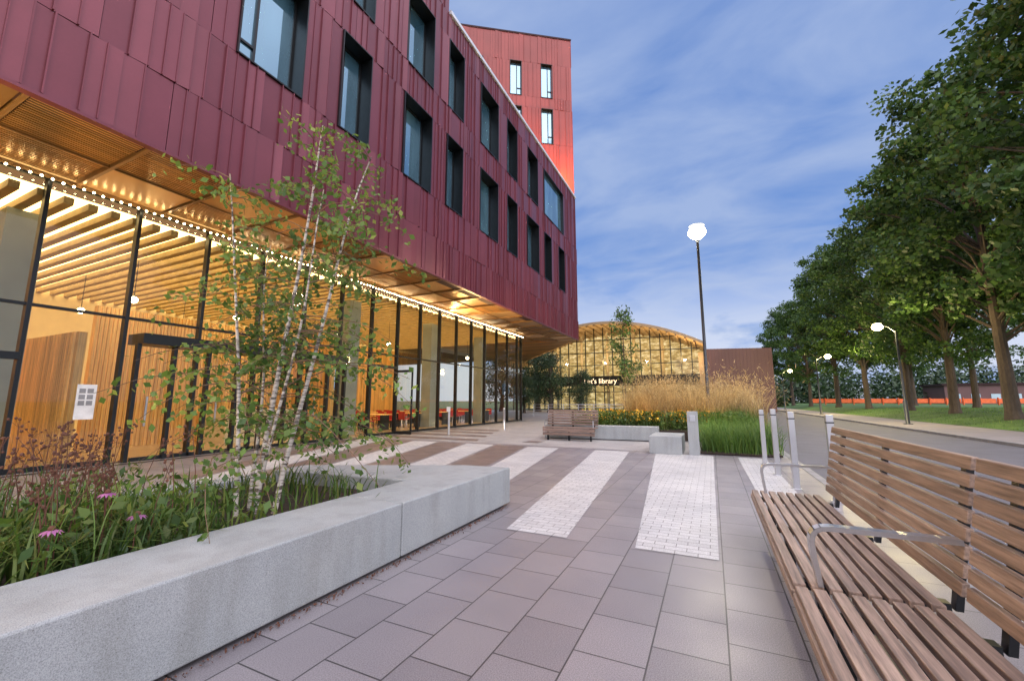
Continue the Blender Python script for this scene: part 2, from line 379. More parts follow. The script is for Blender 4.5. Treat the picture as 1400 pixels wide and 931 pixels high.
for i in range(4):
    y=12.8+i*1.5; q,k=stripe(y,y+.7,-12.1,-7.5-i*.5,-12.1,-7.8-i*.5,'brown_setts'); mb.quad(q,k)
mw.obj('white_paving_stripes'); mb.obj('brown_paving_stripes')
m=MB(); m.box(-11.95,-11.83,-8,27,.005,.010,'dark'); m.obj('slot_drain')
m=MB(); m.box(-5.9,-5.3,13.1,13.7,.004,.008,'kerb'); m.box(-5.86,-5.34,13.14,13.66,.0081,.011,'brown_setts'); m.obj('access_cover')

# ---------------------------------------------------------------- main building
B=empty('university_building')
def local(O,u,n):
    return lambda k,d,z:(O[0]+u[0]*k+n[0]*d, O[1]+u[1]*k+n[1]*d, z)
fn=local((-9.1,0),(0,1),(1,0))
row1=[(4.72,6.35),(7.5,8.65),(10.2,11.8),(12.8,14.0),(15.5,17.3),(18.3,19.6),(21.0,22.8),(23.75,25.05),(26.5,27.8)]
row2=[(7.5,8.65),(10.2,11.8),(12.8,14.0),(15.5,17.3),(18.3,19.6),(21.0,22.7),(23.8,27.7)]
def gaps(ws,a,b):
    out=[];c=a
    for w in ws:
        if w[0]>c: out.append((c,w[0]))
        c=w[1]
    if c<b: out.append((c,b))
    return out
def cladband(mb,fn,z0,z1,intervals,k,wid=(.22,.5),seed=1,back='backing'):
    r=random.Random(seed)
    for (a,b) in intervals:
        mb.addbox(fn,a,b,-.55,-.05,z0,z1,back)
        c=a
        while c<b-.01:
            w=r.uniform(*wid); e=c+w
            if b-e<.15: e=b
            g=.006; d0=r.uniform(.0,.008); d1=r.uniform(.02,.055) if r.random()<.5 else d0
            o=len(mb.v)
            for zz in (z0+g,z1-g):
                mb.v+=[fn(c+g,-.05,zz),fn(e-g,-.05,zz),fn(e-g,d1,zz),fn(c+g,d0,zz)]
            for f in ((0,3,2,1),(4,5,6,7),(0,1,5,4),(1,2,6,5),(2,3,7,6),(3,0,4,7)):
                mb.f.append(tuple(o+i for i in f)); mb.m.append(mb.mi(k))
            if r.random()<.8: mb.addbox(fn,c-.011,c+.011,-.02,d0+.05,z0+g,z1-g,k)
            if w>.36 and r.random()<.6: mb.addbox(fn,c+w*.5-.008,c+w*.5+.008,-.02,max(d0,d1)+.022,z0+g,z1-g,k)
            c=e
m=MB(); Y0=-9; Y1=31
cladband(m,fn,6.1,7.55,[(Y0,Y1)],'clad',seed=1)
cladband(m,fn,7.55,9.1,[(Y0,Y1)],'clad',seed=2)
cladband(m,fn,9.1,12.2,gaps(row1,Y0,Y1),'clad',seed=3)
cladband(m,fn,12.2,13.45,[(Y0,Y1)],'clad',seed=4)
cladband(m,fn,13.45,16.6,gaps(row2,Y0,Y1),'clad',seed=5)
cladband(m,fn,16.6,17.75,[(Y0,Y1)],'clad',seed=6)
cladband(m,fn,17.75,22.5,[(Y0,12.75)],'clad',seed=7)
m.obj('cladding',B)
m=MB()
m.prism([(-9.66,-9),(-9.66,31),(-20.4,45.6),(-45,45.6),(-45,-9)],6.35,17.7,'backing')
m.prism([(-9.66,-9),(-9.66,12.7),(-30,12.7),(-30,-9)],17.71,22.4,'backing')
m.obj('body',B)
m=MB(); m.box(-9.7,-9.0,12.8,30.9,17.76,17.92,'coping'); m.box(-30,-9.0,-9,12.8,22.51,22.6,'coping')
for y in np.arange(13.2,30.8,.7): m.tube([(-9.2,y,17.9),(-9.2,y,18.22)],.02,'coping',5)
m.tube([(-9.2,13,18.22),(-9.2,30.8,18.22)],.022,'coping',5)
m.obj('roof_coping',B)
def window(mb,fn,a,b,z0,z1,blank=False,dep=.5,nm=1):
    f=.035
    mb.addbox(fn,a,a+f,-dep,.06,z0,z1,'dark'); mb.addbox(fn,b-f,b,-dep,.06,z0,z1,'dark')
    mb.addbox(fn,a+f,b-f,-dep,.06,z0,z0+f,'dark'); mb.addbox(fn,a+f,b-f,-dep,.06,z1-f,z1,'dark')
    if blank:
        mb.addbox(fn,a+f,b-f,-.2,-.16,z0+f,z1-f,'win'); return
    mb.addbox(fn,a+f,b-f,-dep,-dep+.03,z0+f,z1-f,'win')
    fr=.05; w=b-a
    mb.addbox(fn,a+f,a+f+fr,-dep+.03,-dep+.08,z0+f,z1-f,'mullion'); mb.addbox(fn,b-f-fr,b-f,-dep+.03,-dep+.08,z0+f,z1-f,'mullion')
    mb.addbox(fn,a+f+fr,b-f-fr,-dep+.03,-dep+.08,z0+f,z0+f+fr,'mullion'); mb.addbox(fn,a+f+fr,b-f-fr,-dep+.03,-dep+.08,z1-f-fr,z1-f,'mullion')
    mm=a+w*.36
    mb.addbox(fn,mm,mm+.06,-dep+.03,-dep+.085,z0+f+fr,z1-f-fr,'mullion')
    mb.addbox(fn,a+f+fr,mm,-dep+.03,-dep+.082,z0+.75,z0+.81,'mullion')
m=MB()
for a,b_ in row1: window(m,fn,a,b_,9.1,12.2)
for a,b_ in row2: window(m,fn,a,b_,13.45,16.6,blank=(a>23))
m.obj('windows',B)
m=MB()
m.prism([(-9.15,-9),(-9.15,31),(-20.4,46),(-24,46),(-24,27.5),(-12.5,27.5),(-12.5,-9)],6.2,6.3,'soffit')
r=random.Random(4)
y=-9
while y<30.5:
    L=1.56; y2=min(y+L,30.9)
    m.box(-12.25,-9.2,y,y+.06,6.05,6.19,'soffit')
    for (xa,xb) in ((-12.2,-10.75),(-10.69,-9.25)):
        typ=r.random(); zz=6.09+r.choice([0,.0,.03])
        if typ<.42:
            x=xa
            while x<xb-.05: m.box(x,x+.04,y+.09,y2-.03,zz,6.17,'soffit_slat'); x+=.085
        elif typ<.85: m.box(xa,xb,y+.09,y2-.03,zz,6.17,'soffit_perf')
        else: m.box(xa,xb,y+.09,y2-.03,zz,6.17,'soffit')
    m.box(-10.74,-10.70,y+.07,y2,6.06,6.18,'soffit')
    y=y2
for x in (-9.2,): m.box(x,-9.05,-9,31,6.04,6.098,'clad')
for i in range(40):
    yy=31.1+i*.36; xr=-9.3-(yy-31)*.735
    m.box(-22,xr,yy,yy+.2,6.1,6.17,'soffit_slat')
for i in range(9):
    yy=27.6+i*.36; m.box(-22,-12.5,yy,yy+.2,6.1,6.17,'soffit_slat')
m.obj('soffit',B)
T=(-9.2,31.02); tu=(-.821,-.571); tn=(.571,-.821); ft=local(T,tu,tn)
trow=[(1.68,2.7),(4.35,5.36),(7.6,8.6),(10.5,11.6)]
m=MB()
cladband(m,ft,17.9,22.5,[(0,15)],'clad_red',seed=11,wid=(.4,.8))
cladband(m,ft,22.5,25.7,gaps(trow,0,15),'clad_red',seed=12,wid=(.4,.8))
cladband(m,ft,25.7,26.7,[(0,15)],'clad_red',seed=13,wid=(.4,.8))
cladband(m,ft,26.7,29.9,gaps(trow,0,15),'clad_red',seed=14,wid=(.4,.8))
cladband(m,ft,29.9,32.5,[(0,15)],'clad_red',seed=15,wid=(.4,.8))
for z0,z1 in ((22.5,25.7),(26.7,29.9)):
    for a,b_ in trow: window(m,ft,a,b_,z0,z1,dep=.25)
P0=ft(0.01,-.56,0); P1=ft(15,-.56,0)
m.prism([(P0[0]-.02,P0[1]+.02),(-20.6,46),(-34,40),(P1[0],P1[1])],17.72,32.4,'clad_red')
m.prism([ft(-.05,.06,0)[:2],(-20.6,46.1),(-34.1,40),ft(15,.06,0)[:2]],32.51,32.65,'backing')
m.obj('tower',B)
for k,e in ((1.0,1100),(3.8,2600),(7,2600)):
    p=ft(k,1.5,19.3); light('facade_uplight','POINT',p,e,(1,.38,.09),B,shadow_soft_size=.2)
XG=-12.3
m=MB(); g=MB()
ys=[3.11+1.56*i for i in range(-8,16)]; ys=[y for y in ys if y<27.3]; ye=27.2
for y in ys+[ye]:
    m.box(XG-.12,XG+.06,y-.035,y+.035,0,6.05,'mullion')
for z in (3.3,5.99): m.box(XG-.07,XG+.03,-9,ye,z,z+.06,'mullion')
m.box(XG-.07,XG+.03,-9,4.7,.0,.1,'mullion'); m.box(XG-.07,XG+.03,12.4,ye,.0,.1,'mullion')
m.box(XG-.5,XG+.25,4.95,11.15,2.75,3.0,'mullion')
for y in (4.95,5.7,6.5,7.28,8.05,8.8,9.6,10.4,11.15): m.box(XG-.03,XG+.12,y-.04,y+.04,0,2.75,'mullion')
for y in (5.0,6.55,8.1,9.65):
    m.box(XG+.0,XG+.06,y+.05,y+1.4,.0,.09,'mullion'); m.box(XG+.08,XG+.12,y+.2,y+.24,.8,1.5,'steel')
m.box(XG+.02,XG+.1,12.4,14.0,2.75,2.87,'mullion'); m.box(XG+.02,XG+.1,12.4,12.5,0,2.75,'mullion')
m.box(XG+.1,XG+1.0,13.9,13.95,0.02,.14,'mullion'); m.box(XG+.1,XG+1.0,13.9,13.95,2.6,2.7,'mullion')
m.box(XG+.1,XG+.17,13.9,13.95,.14,2.6,'mullion'); m.box(XG+.93,XG+1.0,13.9,13.95,.14,2.6,'mullion')
m.box(XG+.02,XG+.1,1.5,3.1,2.2,2.35,'mullion'); m.box(XG+.02,XG+.1,1.9,2.0,0,2.2,'mullion')
m.obj('glazing_frames',B,bevel=.006)
g.quad([(XG-.02,-9,0.05),(XG-.02,ye,0.05),(XG-.02,ye,6.0),(XG-.02,-9,6.0)],'glass')
g.quad([(XG+.17,13.92,.14),(XG+.93,13.92,.14),(XG+.93,13.92,2.6),(XG+.17,13.92,2.6)],'glass')
g.quad([(XG-.02,ye,0.05),(-24,ye,0.05),(-24,ye,6.0),(XG-.02,ye,6.0)],'glass')
g.obj('glass_panes',B)
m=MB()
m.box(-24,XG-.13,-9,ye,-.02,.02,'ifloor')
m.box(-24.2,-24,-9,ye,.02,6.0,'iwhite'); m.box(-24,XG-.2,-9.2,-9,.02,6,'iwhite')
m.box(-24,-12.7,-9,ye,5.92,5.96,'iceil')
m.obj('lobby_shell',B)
m=MB()
y=-9
while y<ye-.1:
    m.box(-24,-12.45,y,y+.16,5.66,5.82,'islat'); y+=.40
m.obj('lobby_ceiling_slats',B)
m=MB()
def slatwall(x0,x1,y0,y1,z1,horiz='y'):
    m.box(x0,x1,y0,y1,.02,z1,'iwood')
    if horiz=='y':
        y=y0
        while y<y1-.03: m.box(x1,x1+.04,y,y+.05,.02,z1,'iwood'); y+=.1
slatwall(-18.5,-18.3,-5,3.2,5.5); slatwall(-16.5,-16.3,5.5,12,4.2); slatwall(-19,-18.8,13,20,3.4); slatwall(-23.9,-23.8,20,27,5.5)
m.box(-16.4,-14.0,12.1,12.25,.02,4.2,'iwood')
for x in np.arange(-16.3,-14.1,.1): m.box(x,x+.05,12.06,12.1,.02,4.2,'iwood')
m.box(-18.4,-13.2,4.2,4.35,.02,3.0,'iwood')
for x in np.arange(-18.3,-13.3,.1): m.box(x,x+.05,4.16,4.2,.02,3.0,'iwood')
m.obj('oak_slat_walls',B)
m=MB()
for (x,y) in ((-13.9,3.2),(-13.9,-3.5),(-13.7,12.6),(-13.9,18.5),(-13.9,24)): 
    m.box(x-.3,x+.3,y-.3,y+.3,.02,5.6,'pillar')
m.box(-15.8,-14.3,8.3,10.8,.02,1.1,'iwhite')
for y in (15.5,18.0,20.5,23,25.5):
    for x in (-14.9,-17.4):
        m.box(x-.8,x+.8,y-.4,y+.4,.72,.76,'iwood'); 
        for sx in (-.7,.7): m.box(x+sx-.02,x+sx+.02,y-.3,y+.3,.02,.72,'mullion')
        for sx in (-.4,.4):
            for sy in (-.75,.75):
                m.box(x+sx-.2,x+sx+.2,y+sy-.2,y+sy+.2,.43,.47,'red'); m.box(x+sx-.2,x+sx+.2,y+sy+(.17 if sy>0 else -.2),y+sy+(.2 if sy>0 else -.17),.47,.85,'red')
                for a in (-.17,.17):
                    for b_ in (-.17,.17): m.box(x+sx+a-.012,x+sx+a+.012,y+sy+b_-.012,y+sy+b_+.012,.02,.43,'mullion')
m.box(-18.7,-18.6,16.2,17.6,2.0,3.1,'screen'); m.box(-23.7,-23.6,22,23.4,2.0,3.1,'screen'); m.box(-18.7,-18.6,14.0,14.9,1.6,3.0,'screen')
m.box(-12.27,-12.26,4.0,4.32,1.0,1.75,'paper')
for i in range(2):
    for j in range(3): m.box(-12.258,-12.254,4.04+i*.13,4.14+i*.13,1.3+j*.13,1.4+j*.13,'kerb')
m.obj('lobby_furniture',B)
m=MB()
for y in (0.5,6,9,13.5,17,21,25):
    for x in (-15.5,-19): m.ball((x,y,4.4),.10,'led',10,6); m.tube([(x,y,4.5),(x,y,5.62)],.01,'mullion',5)
m.obj('pendant_lamps',B)
m=MB()
y=-8.9
while y<27.2:
    m.ball((XG+.2,y,5.96+.01*math.sin(y*9)),.024,'led',6,4); y+=.16
m.box(XG+.08,XG+.12,-9,27.2,6.0,6.09,'soffit'); m.obj('led_light_string',B)
for (a,b_) in ((-9,9),(9,27)):
    l=light('led_strip','AREA',(XG+.16,(a+b_)/2,5.88),1150,(1,.66,.27),B,shape='RECTANGLE',size=.05,size_y=b_-a)
    l.rotation_euler=Vector((.58,0,.81)).to_track_quat('-Z','Y').to_euler()

# ---------------------------------------------------------------- near planter
P=empty('concrete_planter')
def block(name,pts,z0,z1,par): 
    m=MB(); m.prism(pts,z0,z1,'concrete'); return m.obj(name,par,bevel=.012)
block('wall_near_block',[(-3.25,-4),(-2.57,-4),(-2.57,3.08),(-3.25,3.08)],.03,.49,P)
block('wall_far_block',[(-3.25,3.092),(-2.57,3.092),(-2.57,5.3),(-3.25,5.22),(-5.3,4.25),(-5.3,3.75),(-3.26,3.95)],.03,.49,P)
block('wall_back',[(-7.4,-4),(-7.1,-4),(-5.3,3.72),(-5.6,3.72)],.03,.42,P)
m=MB(); m.prism([(-3.3,-4),(-2.66,-4),(-2.66,5.2),(-3.3,5.1)],.001,.03,'soil'); m.prism([(-7.2,-4),(-3.2,-4),(-3.2,4.0),(-5.35,3.8)],.031,.34,'soil'); m.obj('soil',P)
c=np.stack([-2.57+np.abs(rng.normal(0,.03,700)),rng.uniform(-1,5.2,700),np.full(700,.012)],1)
link('leaf_litter',quadmesh('litter',leafquads(c,.02,.6,3),M['seed']))
def inbed(n,x0=-6.2,x1=-3.3,y0=-1.5,y1=3.7):
    b=rndpts(n,x0,x1,y0,y1,.34); keep=b[:,0]>(-7.0+(b[:,1]+4)*.22); return b[keep]
pl=empty('perennial_planting')
b=np.concatenate([inbed(2300,-6.0,-3.3,-.5,2.0),inbed(300,-5.2,-3.3,2.0,3.7)])
link('strap_leaves',blademesh('strap_leaves',b,.40,.018,.95,M['blade'],4,1.1),pl)
b=inbed(420,-6.2,-3.35,-.5,2.2); link('fine_leaves',blademesh('fine_leaves',b,.6,.008,.5,M['blade_g'],4,.6),pl)
m=MB(); r=random.Random(5)
for i in range(120):
    x=r.uniform(-5.8,-3.5); y=r.uniform(.0,2.0); h=r.uniform(.4,.9); dx_=r.uniform(-.15,.15); dy_=r.uniform(-.15,.15)
    tip=(x+dx_,y+dy_,.34+h); m.tube([(x,y,.34),(x+dx_*.4,y+dy_*.4,.34+h*.6),tip],[.004,.0035,.002],'seed',4)
    for q in range(7):
        a=r.uniform(0,6.28); rr=r.uniform(.02,.07); e=(tip[0]+rr*math.cos(a),tip[1]+rr*math.sin(a),tip[2]+r.uniform(-.12,.02)); m.tube([tip[:2]+(tip[2]-.06,),e],.0015,'seed',3); m.ball(e,r.uniform(.007,.015),'seed',5,3)
m.obj('seed_heads',pl)
m=MB()
for (x,y,z) in ((-3.5,1.12,.66),(-3.75,1.45,.78),(-3.6,.75,.62),(-3.45,1.5,.66)):
    m.tube([(x,y,.34),(x+.01,y,z)],.004,'seed',4); m.ball((x+.01,y,z+.008),.018,'seed',8,5)
    for i in range(13):
        a=i*2*math.pi/13; ca,sa=math.cos(a),math.sin(a); w=.009
        p=lambda rr,s,dz:(x+.01+ca*rr-sa*s,y+sa*rr+ca*s,z+dz)
        m.quad([p(.015,-w*.6,0),p(.04,-w,-.008),p(.06,0,-.024),p(.04,w,-.008),p(.015,w*.6,0)],'pink')
m.obj('coneflowers',pl)
c=inbed(1800,-6.0,-3.3,-.2,2.3); c[:,2]+=rng.uniform(.03,.4,len(c))
link('broad_leaves',quadmesh('broad_leaves',leafquads(c,.085,.5,1),M['blade']),pl)

# ---------------------------------------------------------------- birch
BT=empty('birch_tree'); r=random.Random(21)
m=MB(); leaves=[]; tw=MB()
stems=[((-3.95,2.62,.3),(.02,.26),4.3,.028),((-4.05,2.52,.3),(-.34,-.05),3.5,.02),((-3.85,2.75,.3),(.22,.40),4.0,.024),((-4.15,2.7,.3),(-.5,.35),3.0,.016),((-3.9,2.6,.3),(.42,.1),3.2,.016)]
def bez(p,dirxy,h,n=9,wob=.05):
    out=[]
    for i in range(n+1):
        t_=i/n; out.append((p[0]+dirxy[0]*t_**1.2*h*.42+wob*math.sin(t_*7+p[0]*20)*t_**.5,p[1]+dirxy[1]*t_**1.2*h*.42+wob*math.cos(t_*5+p[1]*9)*t_**.5,p[2]+h*t_))
    return out
for p,dr,h,rad in stems:
    pts=bez(p,dr,h); m.tube(pts,[rad*(1-.85*i/9)+.003 for i in range(10)],'birch',8)
    for bi in range(int(h*11)):
        t_=r.uniform(.16,1)**.95; idx=t_*9; i0=min(int(idx),8); fr=idx-i0
        o=[pts[i0][q]*(1-fr)+pts[i0+1][q]*fr for q in range(3)]
        a=r.uniform(0,6.28); L=r.uniform(.35,1.2)*(1.4-1.0*t_)+.10; up=r.uniform(.1,.8)
        bp=[]
        for s in range(6):
            u_=s/5; bp.append((o[0]+math.cos(a+.4*u_)*L*u_,o[1]+math.sin(a+.4*u_)*L*u_,o[2]+L*(up*u_-.65*u_*u_)))
        tw.tube(bp,[.005*(1-.8*s/5)+.001 for s in range(6)],'twig',4,False)
        for s2 in range(int(8+L*28)):
            u_=r.uniform(.25,1.03)*5; j=min(int(u_),4); f2=u_-j
            q=[bp[j][e]*(1-f2)+bp[j+1][e]*f2 for e in range(3)]
            leaves.append((q[0]+r.gauss(0,.05),q[1]+r.gauss(0,.05),q[2]+r.gauss(-.03,.05)))
m.obj('stems',BT,smooth=True); tw.obj('twigs',BT)
link('leaves',quadmesh('birch_leaves',leafquads(np.array(leaves),.064,.7,.4),M['leaf_birch']),BT)

# ---------------------------------------------------------------- benches
def long_bench(y1,name):
    e=empty(name); L=2.56; y0=y1-L
    m=MB()
    xs=.33
    for i in range(8):
        x=xs+i*.078
        m.box(x,x+.056,y0,y1,.415,.45,'wood')
    m.box(xs-.012,xs+.02,y0,y1,.36,.412,'wood')
    m.obj('seat_slats',e,bevel=.005)
    m=MB()
    for i in range(8):
        z=.50+i*.082; x=.985+(z-.5)*.17
        m.addbox(lambda a,b,c,x=x,z=z:(x+a+c*.17,b,z+c),0,.03,y0,y1,0,.062,'wood')
    m.obj('back_slats',e,bevel=.005)
    m=MB()
    for y in (y0+.18,(y0+y1)/2,y1-.18):
        m.box(.37,1.0,y-.03,y+.03,.37,.412,'dark'); m.box(.45,.51,y-.03,y+.03,0,.37,'dark'); m.box(.86,.92,y-.03,y+.03,0,.37,'dark')
        m.addbox(lambda a,b,c:(a+1.018+(c-.4)*.17,b,c),0,.03,y-.025,y+.025,.38,1.12,'dark')
    m.obj('legs',e)
    return e
def armrest(y,e):
    m=MB(); w=.032
    prof=[(.45,.45),(.432,.60),(.428,.67),(.434,.70),(.45,.724),(.475,.737),(.52,.742),(1.02,.742)]
    for i in range(len(prof)-1):
        (xa,za),(xb,zb)=prof[i],prof[i+1]
        d=Vector((xb-xa,0,zb-za)).normalized(); n=Vector((-d.z,0,d.x))*.012
        o=len(m.v)
        for yy in (y-w,y+w):
            m.v+=[(xa-n.x,yy,za-n.z),(xb-n.x,yy,zb-n.z),(xb+n.x,yy,zb+n.z),(xa+n.x,yy,za+n.z)]
        for f in ((0,1,2,3),(7,6,5,4),(0,4,5,1),(3,2,6,7)): m.f.append(tuple(o+q for q in f)); m.m.append(m.mi('steel'))
    m.obj('armrest',e,smooth=False)
b1=long_bench(5.32,'wooden_bench'); b2=long_bench(2.72,'wooden_bench')
armrest(5.2,b1); armrest(2.78,b1); armrest(.3,b2)

e=empty('slatted_bench'); m=MB()
for i in range(6): m.box(-5.62,-3.7,14.30+i*.085,14.30+i*.085+.065,.43,.465,'woodx')
for i in range(6): m.box(-5.62,-3.7,14.82+i*.012,14.85+i*.012,.52+i*.095,.52+i*.095+.072,'woodx')
m.box(-5.62,-3.7,14.30,14.33,.3,.42,'woodx'); m.box(-5.62,-3.7,14.31,14.335,.18,.28,'woodx')
m.obj('slats',e,bevel=.004)
m=MB()
for x in (-5.45,-4.66,-3.87): m.box(x-.03,x+.03,14.34,14.80,.38,.43,'dark'); m.box(x-.03,x+.03,14.4,14.46,0,.38,'dark'); m.box(x-.03,x+.03,14.92,14.95,.3,1.06,'dark')
for x in (-5.55,-3.75): m.box(x-.02,x+.02,14.32,14.82,.68,.71,'steel'); m.box(x-.02,x+.02,14.32,14.35,.465,.68,'steel')
m.obj('frame',e)

P2=empty('concrete_planter')
block('wall',[(-5.8,15.0),(-1.75,15.25),(-1.75,15.8),(-5.8,15.55)],.03,.5,P2)
block('wall_side',[(-5.8,15.57),(-5.25,15.57),(-5.25,27),(-5.8,27)],.03,.5,P2)
m=MB(); m.prism([(-5.25,15.58),(-1.8,15.82),(1.55,15.9),(1.55,30),(-5.25,27)],.02,.36,'soil'); m.prism([(-.35,12.3),(1.5,12.3),(1.5,15.89),(-.35,15.7)],.02,.06,'soil'); m.obj('soil',P2)
block('concrete_seat_block',[(-1.6,11.9),(-.78,11.9),(-.78,13.4),(-1.6,13.4)],.0,.46,None)
m=MB(); m.prism([(-.62,12.0),(-.36,12.0),(-.36,12.2),(-.62,12.2)],0,1.12,'concrete'); m.box(-.56,-.42,11.985,11.998,.86,1.02,'steel'); m.obj('bollard_post',bevel=.012)
def plantobj(name,me): return link(name,me)
b=np.concatenate([rndpts(4200,-.3,1.5,12.3,16.5,.05),rndpts(2200,-.6,1.5,16,20,.36)]); b[:,:2]+=rng.normal(0,.05,(len(b),2))
plantobj('ornamental_green_grass',blademesh('gg',b,.88,.012,.85,M['blade_g'],4,1.0))
b=rndpts(5200,-5.2,1.5,16,27,.36); plantobj('bed_green_foliage',blademesh('bg',b,.75,.022,.6,M['blade'],3,.8))
tb=[];
for i in range(90):
    cx=rng.uniform(-3.4,1.6); cy=rng.uniform(16.9,25); k=110
    tb.append(np.stack([rng.normal(cx,.14,k),rng.normal(cy,.14,k),np.full(k,.36)],1))
tb=np.concatenate(tb); ft_e=empty('feather_grass')
link('blades',blademesh('fg',tb,1.95,.013,.75,M['blade_tan'],5,1.1),ft_e)
k=10000
pc=tb[rng.choice(len(tb),k)].copy(); pc+=np.stack([rng.normal(0,.55,k),rng.normal(0,.5,k),np.abs(rng.normal(1.45,.4,k))],1)
V=leafquads(pc,.15,.14,0); V[:,2,2]+=.07; link('plumes',quadmesh('plumes',V,M['blade_tan']),ft_e)
re_=empty('yellow_rudbeckia')
tufts=rng.uniform(0,1,(60,2)); cl_=np.stack([-4.6+tufts[:,0]*4.4,15.95+tufts[:,1]*2.2],1)
c=np.concatenate([np.stack([rng.normal(a,.16,22),rng.normal(b_,.16,22),rng.uniform(.66,1.05,22)],1) for a,b_ in cl_])
link('flowers',quadmesh('rud',leafquads(c,.07,.95,2.5),M['yellow']),re_)
c2_=rndpts(9000,-5.0,1.0,15.9,19,0); c2_[:,2]=rng.uniform(.36,1.0,9000)
link('leaves',quadmesh('rudl',leafquads(c2_,.11,.45,.6),M['blade']),re_)

for (x,y,h) in ((.98,10.9,1.2),(1.05,9.5,1.24),(1.15,8.2,1.22),(1.5,7.4,1.2)):
    m=MB(); m.box(x-.045,x+.045,y-.045,y+.045,0,h,'steel'); m.box(x-.07,x+.07,y-.07,y+.07,.001,.012,'steel'); m.box(x-.05,x+.05,y-.05,y+.05,h-.12,h-.1,'dark'); m.obj('steel_bollard',bevel=.006)
m=MB(); m.tube([(-9.9,14.6,0),(-9.9,14.6,1.05)],.05,'steel',12); m.box(-9.98,-9.82,14.53,14.56,.95,1.15,'paper'); m.obj('door_push_pad_post')
m=MB(); m.tube([(-9.3,18.5,0),(-9.3,18.5,1.0)],.06,'steel',12); m.ball((-9.3,18.5,1.0),.06,'steel',12,6); m.obj('round_bollard',smooth=True)
m=MB()
for z in (.55,.8,1.05): m.tube([(-15,36,z),(-7,38,z)],.025,'steel',6)
for i in range(7): m.tube([(-15+i*1.33,36+i*.333,0),(-15+i*1.33,36+i*.333,1.05)],.03,'steel',6)
m.obj('handrail')

# ---------------------------------------------------------------- street lamps
def street_lamp(x,y,z0,z1,mat,energy,col,arm=0,gr=.26):
    e=empty('street_lamp'); m=MB()
    m.tube([(x,y,z0),(x,y,z0+1.3),(x,y,z0+1.32),(x,y,z1-.35)],[.1,.1,.065,.05],'pole',14)
    m.box(x-.17,x+.17,y-.17,y+.17,z0-.02,z0+.03,'pole')
    hx=x+arm
    if arm: m.tube([(x,y,z1-.36),(x+arm*.4,y,z1-.02),(hx,y,z1+.12)],.03,'pole',8)
    else: m.tube([(x,y,z1-.42),(x,y,z1-.3)],[.05,.12],'pole',14)
    m.obj('pole',e,smooth=True)
    m=MB(); m.tube([(hx,y,z1+gr*.75),(hx,y,z1+gr*.8),(hx,y,z1+gr*.8+.06)],[gr*.9,gr*.9,.06],'pole',20); m.obj('canopy',e)
    m=MB(); m.ball((hx,y,z1),gr,mat,16,10,.8); m.obj('lantern',e,smooth=True)
    light('lamp_bulb','POINT',(hx,y,z1-gr-.1),energy,col,e,shadow_soft_size=.2)
street_lamp(-.12,18,.0,8.3,'lampglow',1300,(1,.86,.64),0,.34)
street_lamp(9.9,31,.1,5.7,'lampglow2',1500,(1,.80,.38),-.8)
street_lamp(9.6,50,.1,5.7,'lampglow2',2200,(1,.80,.34),1.0)
street_lamp(9.6,72,.1,5.7,'lampglow2',1500,(1,.80,.34),1.0)

# ---------------------------------------------------------------- trees
def tree_meshes(name,seed,H=20,Rr=5.3,th=3.6,nclump=150,per=190,ls=.27):
    r=np.random.default_rng(seed); m=MB()
    ctr=np.array([0,0,(th+H)/2-.3]); hz_=(H-th)/2
    m.tube([(0,0,-.2),(.03,.02,.4),(.08,0,th),(.05,.1,H*.55),(0,0,H*.85)],[.42,.3,.24,.14,.03],'bark',10)
    cl=[]
    lob=[(r.uniform(0,6.28),r.uniform(-.8,.8),r.uniform(.75,1.22)) for _ in range(9)]
    for i in range(nclump):
        d=r.normal(size=3); d/=np.linalg.norm(d); rad=r.uniform(.3,1)**.5
        az=math.atan2(d[1],d[0])
        wob=1.0
        for (la,lz,lr) in lob:
            w=math.exp(-((1-math.cos(az-la))*2.2+(d[2]-lz)**2*5)); wob+= (lr-1)*w*1.3
        taper=1-.30*max(0,d[2])*rad
        c=ctr+d*rad*np.array([Rr*wob*taper,Rr*wob*taper,hz_*(.85+.15*wob)])*.92; cl.append(c)
    cl=np.array(cl)
    for i in range(0,nclump,3):
        c=cl[i]; st=(.05,.05,min(c[2]-1.0,H*.8)*.75+th*.15)
        mid=((c[0])*.45,c[1]*.45,st[2]+(c[2]-st[2])*.6); m.tube([st,mid,tuple(c)],[.09,.05,.015],'bark',5,False)
    P_=[]
    for c in cl:
        s=r.uniform(.4,1.2); n_=int(per*(.35+s*.75)); p=r.normal(size=(n_,3)); p/=np.linalg.norm(p,axis=1,keepdims=True); p*=r.uniform(.2,1.15,(n_,1))**.6
        P_.append(c+p*np.array([1.25*s,1.25*s,.7*s]))
    me=quadmesh(name+'_leaves',leafquads(np.concatenate(P_),ls,.7,.6),M['leaf'])
    return m.mesh(name+'_wood'),me
TV=[tree_meshes('linden%d'%i,31+i,H=21+i*.9) for i in range(3)]
tp=[(14.6,22,1.1,0),(14.2,31,1.04,1),(20,28,1.1,2),(15.0,39,.94,2),(15.3,47,1.0,0),(15.2,57,.95,1),(15.0,68,1.05,2),(14.5,82,.95,0),(14.5,98,1.0,1),(23,40,1.0,1),(24,58,1,0),(26,78,1,2)]
for i,(x,y,s,k) in enumerate(tp):
    e=empty('linden_tree',(x,y,float(np.interp(x,gx,gz))))
    for nm,me in zip(('trunk','crown'),TV[k]): link(nm,me,e,(0,0,0),i*1.9,s)
DT=tree_meshes('dark',77,H=8,Rr=2.6,th=1.0,nclump=70,per=140,ls=.17); DT[1].materials[0]=M['leaf_dark']
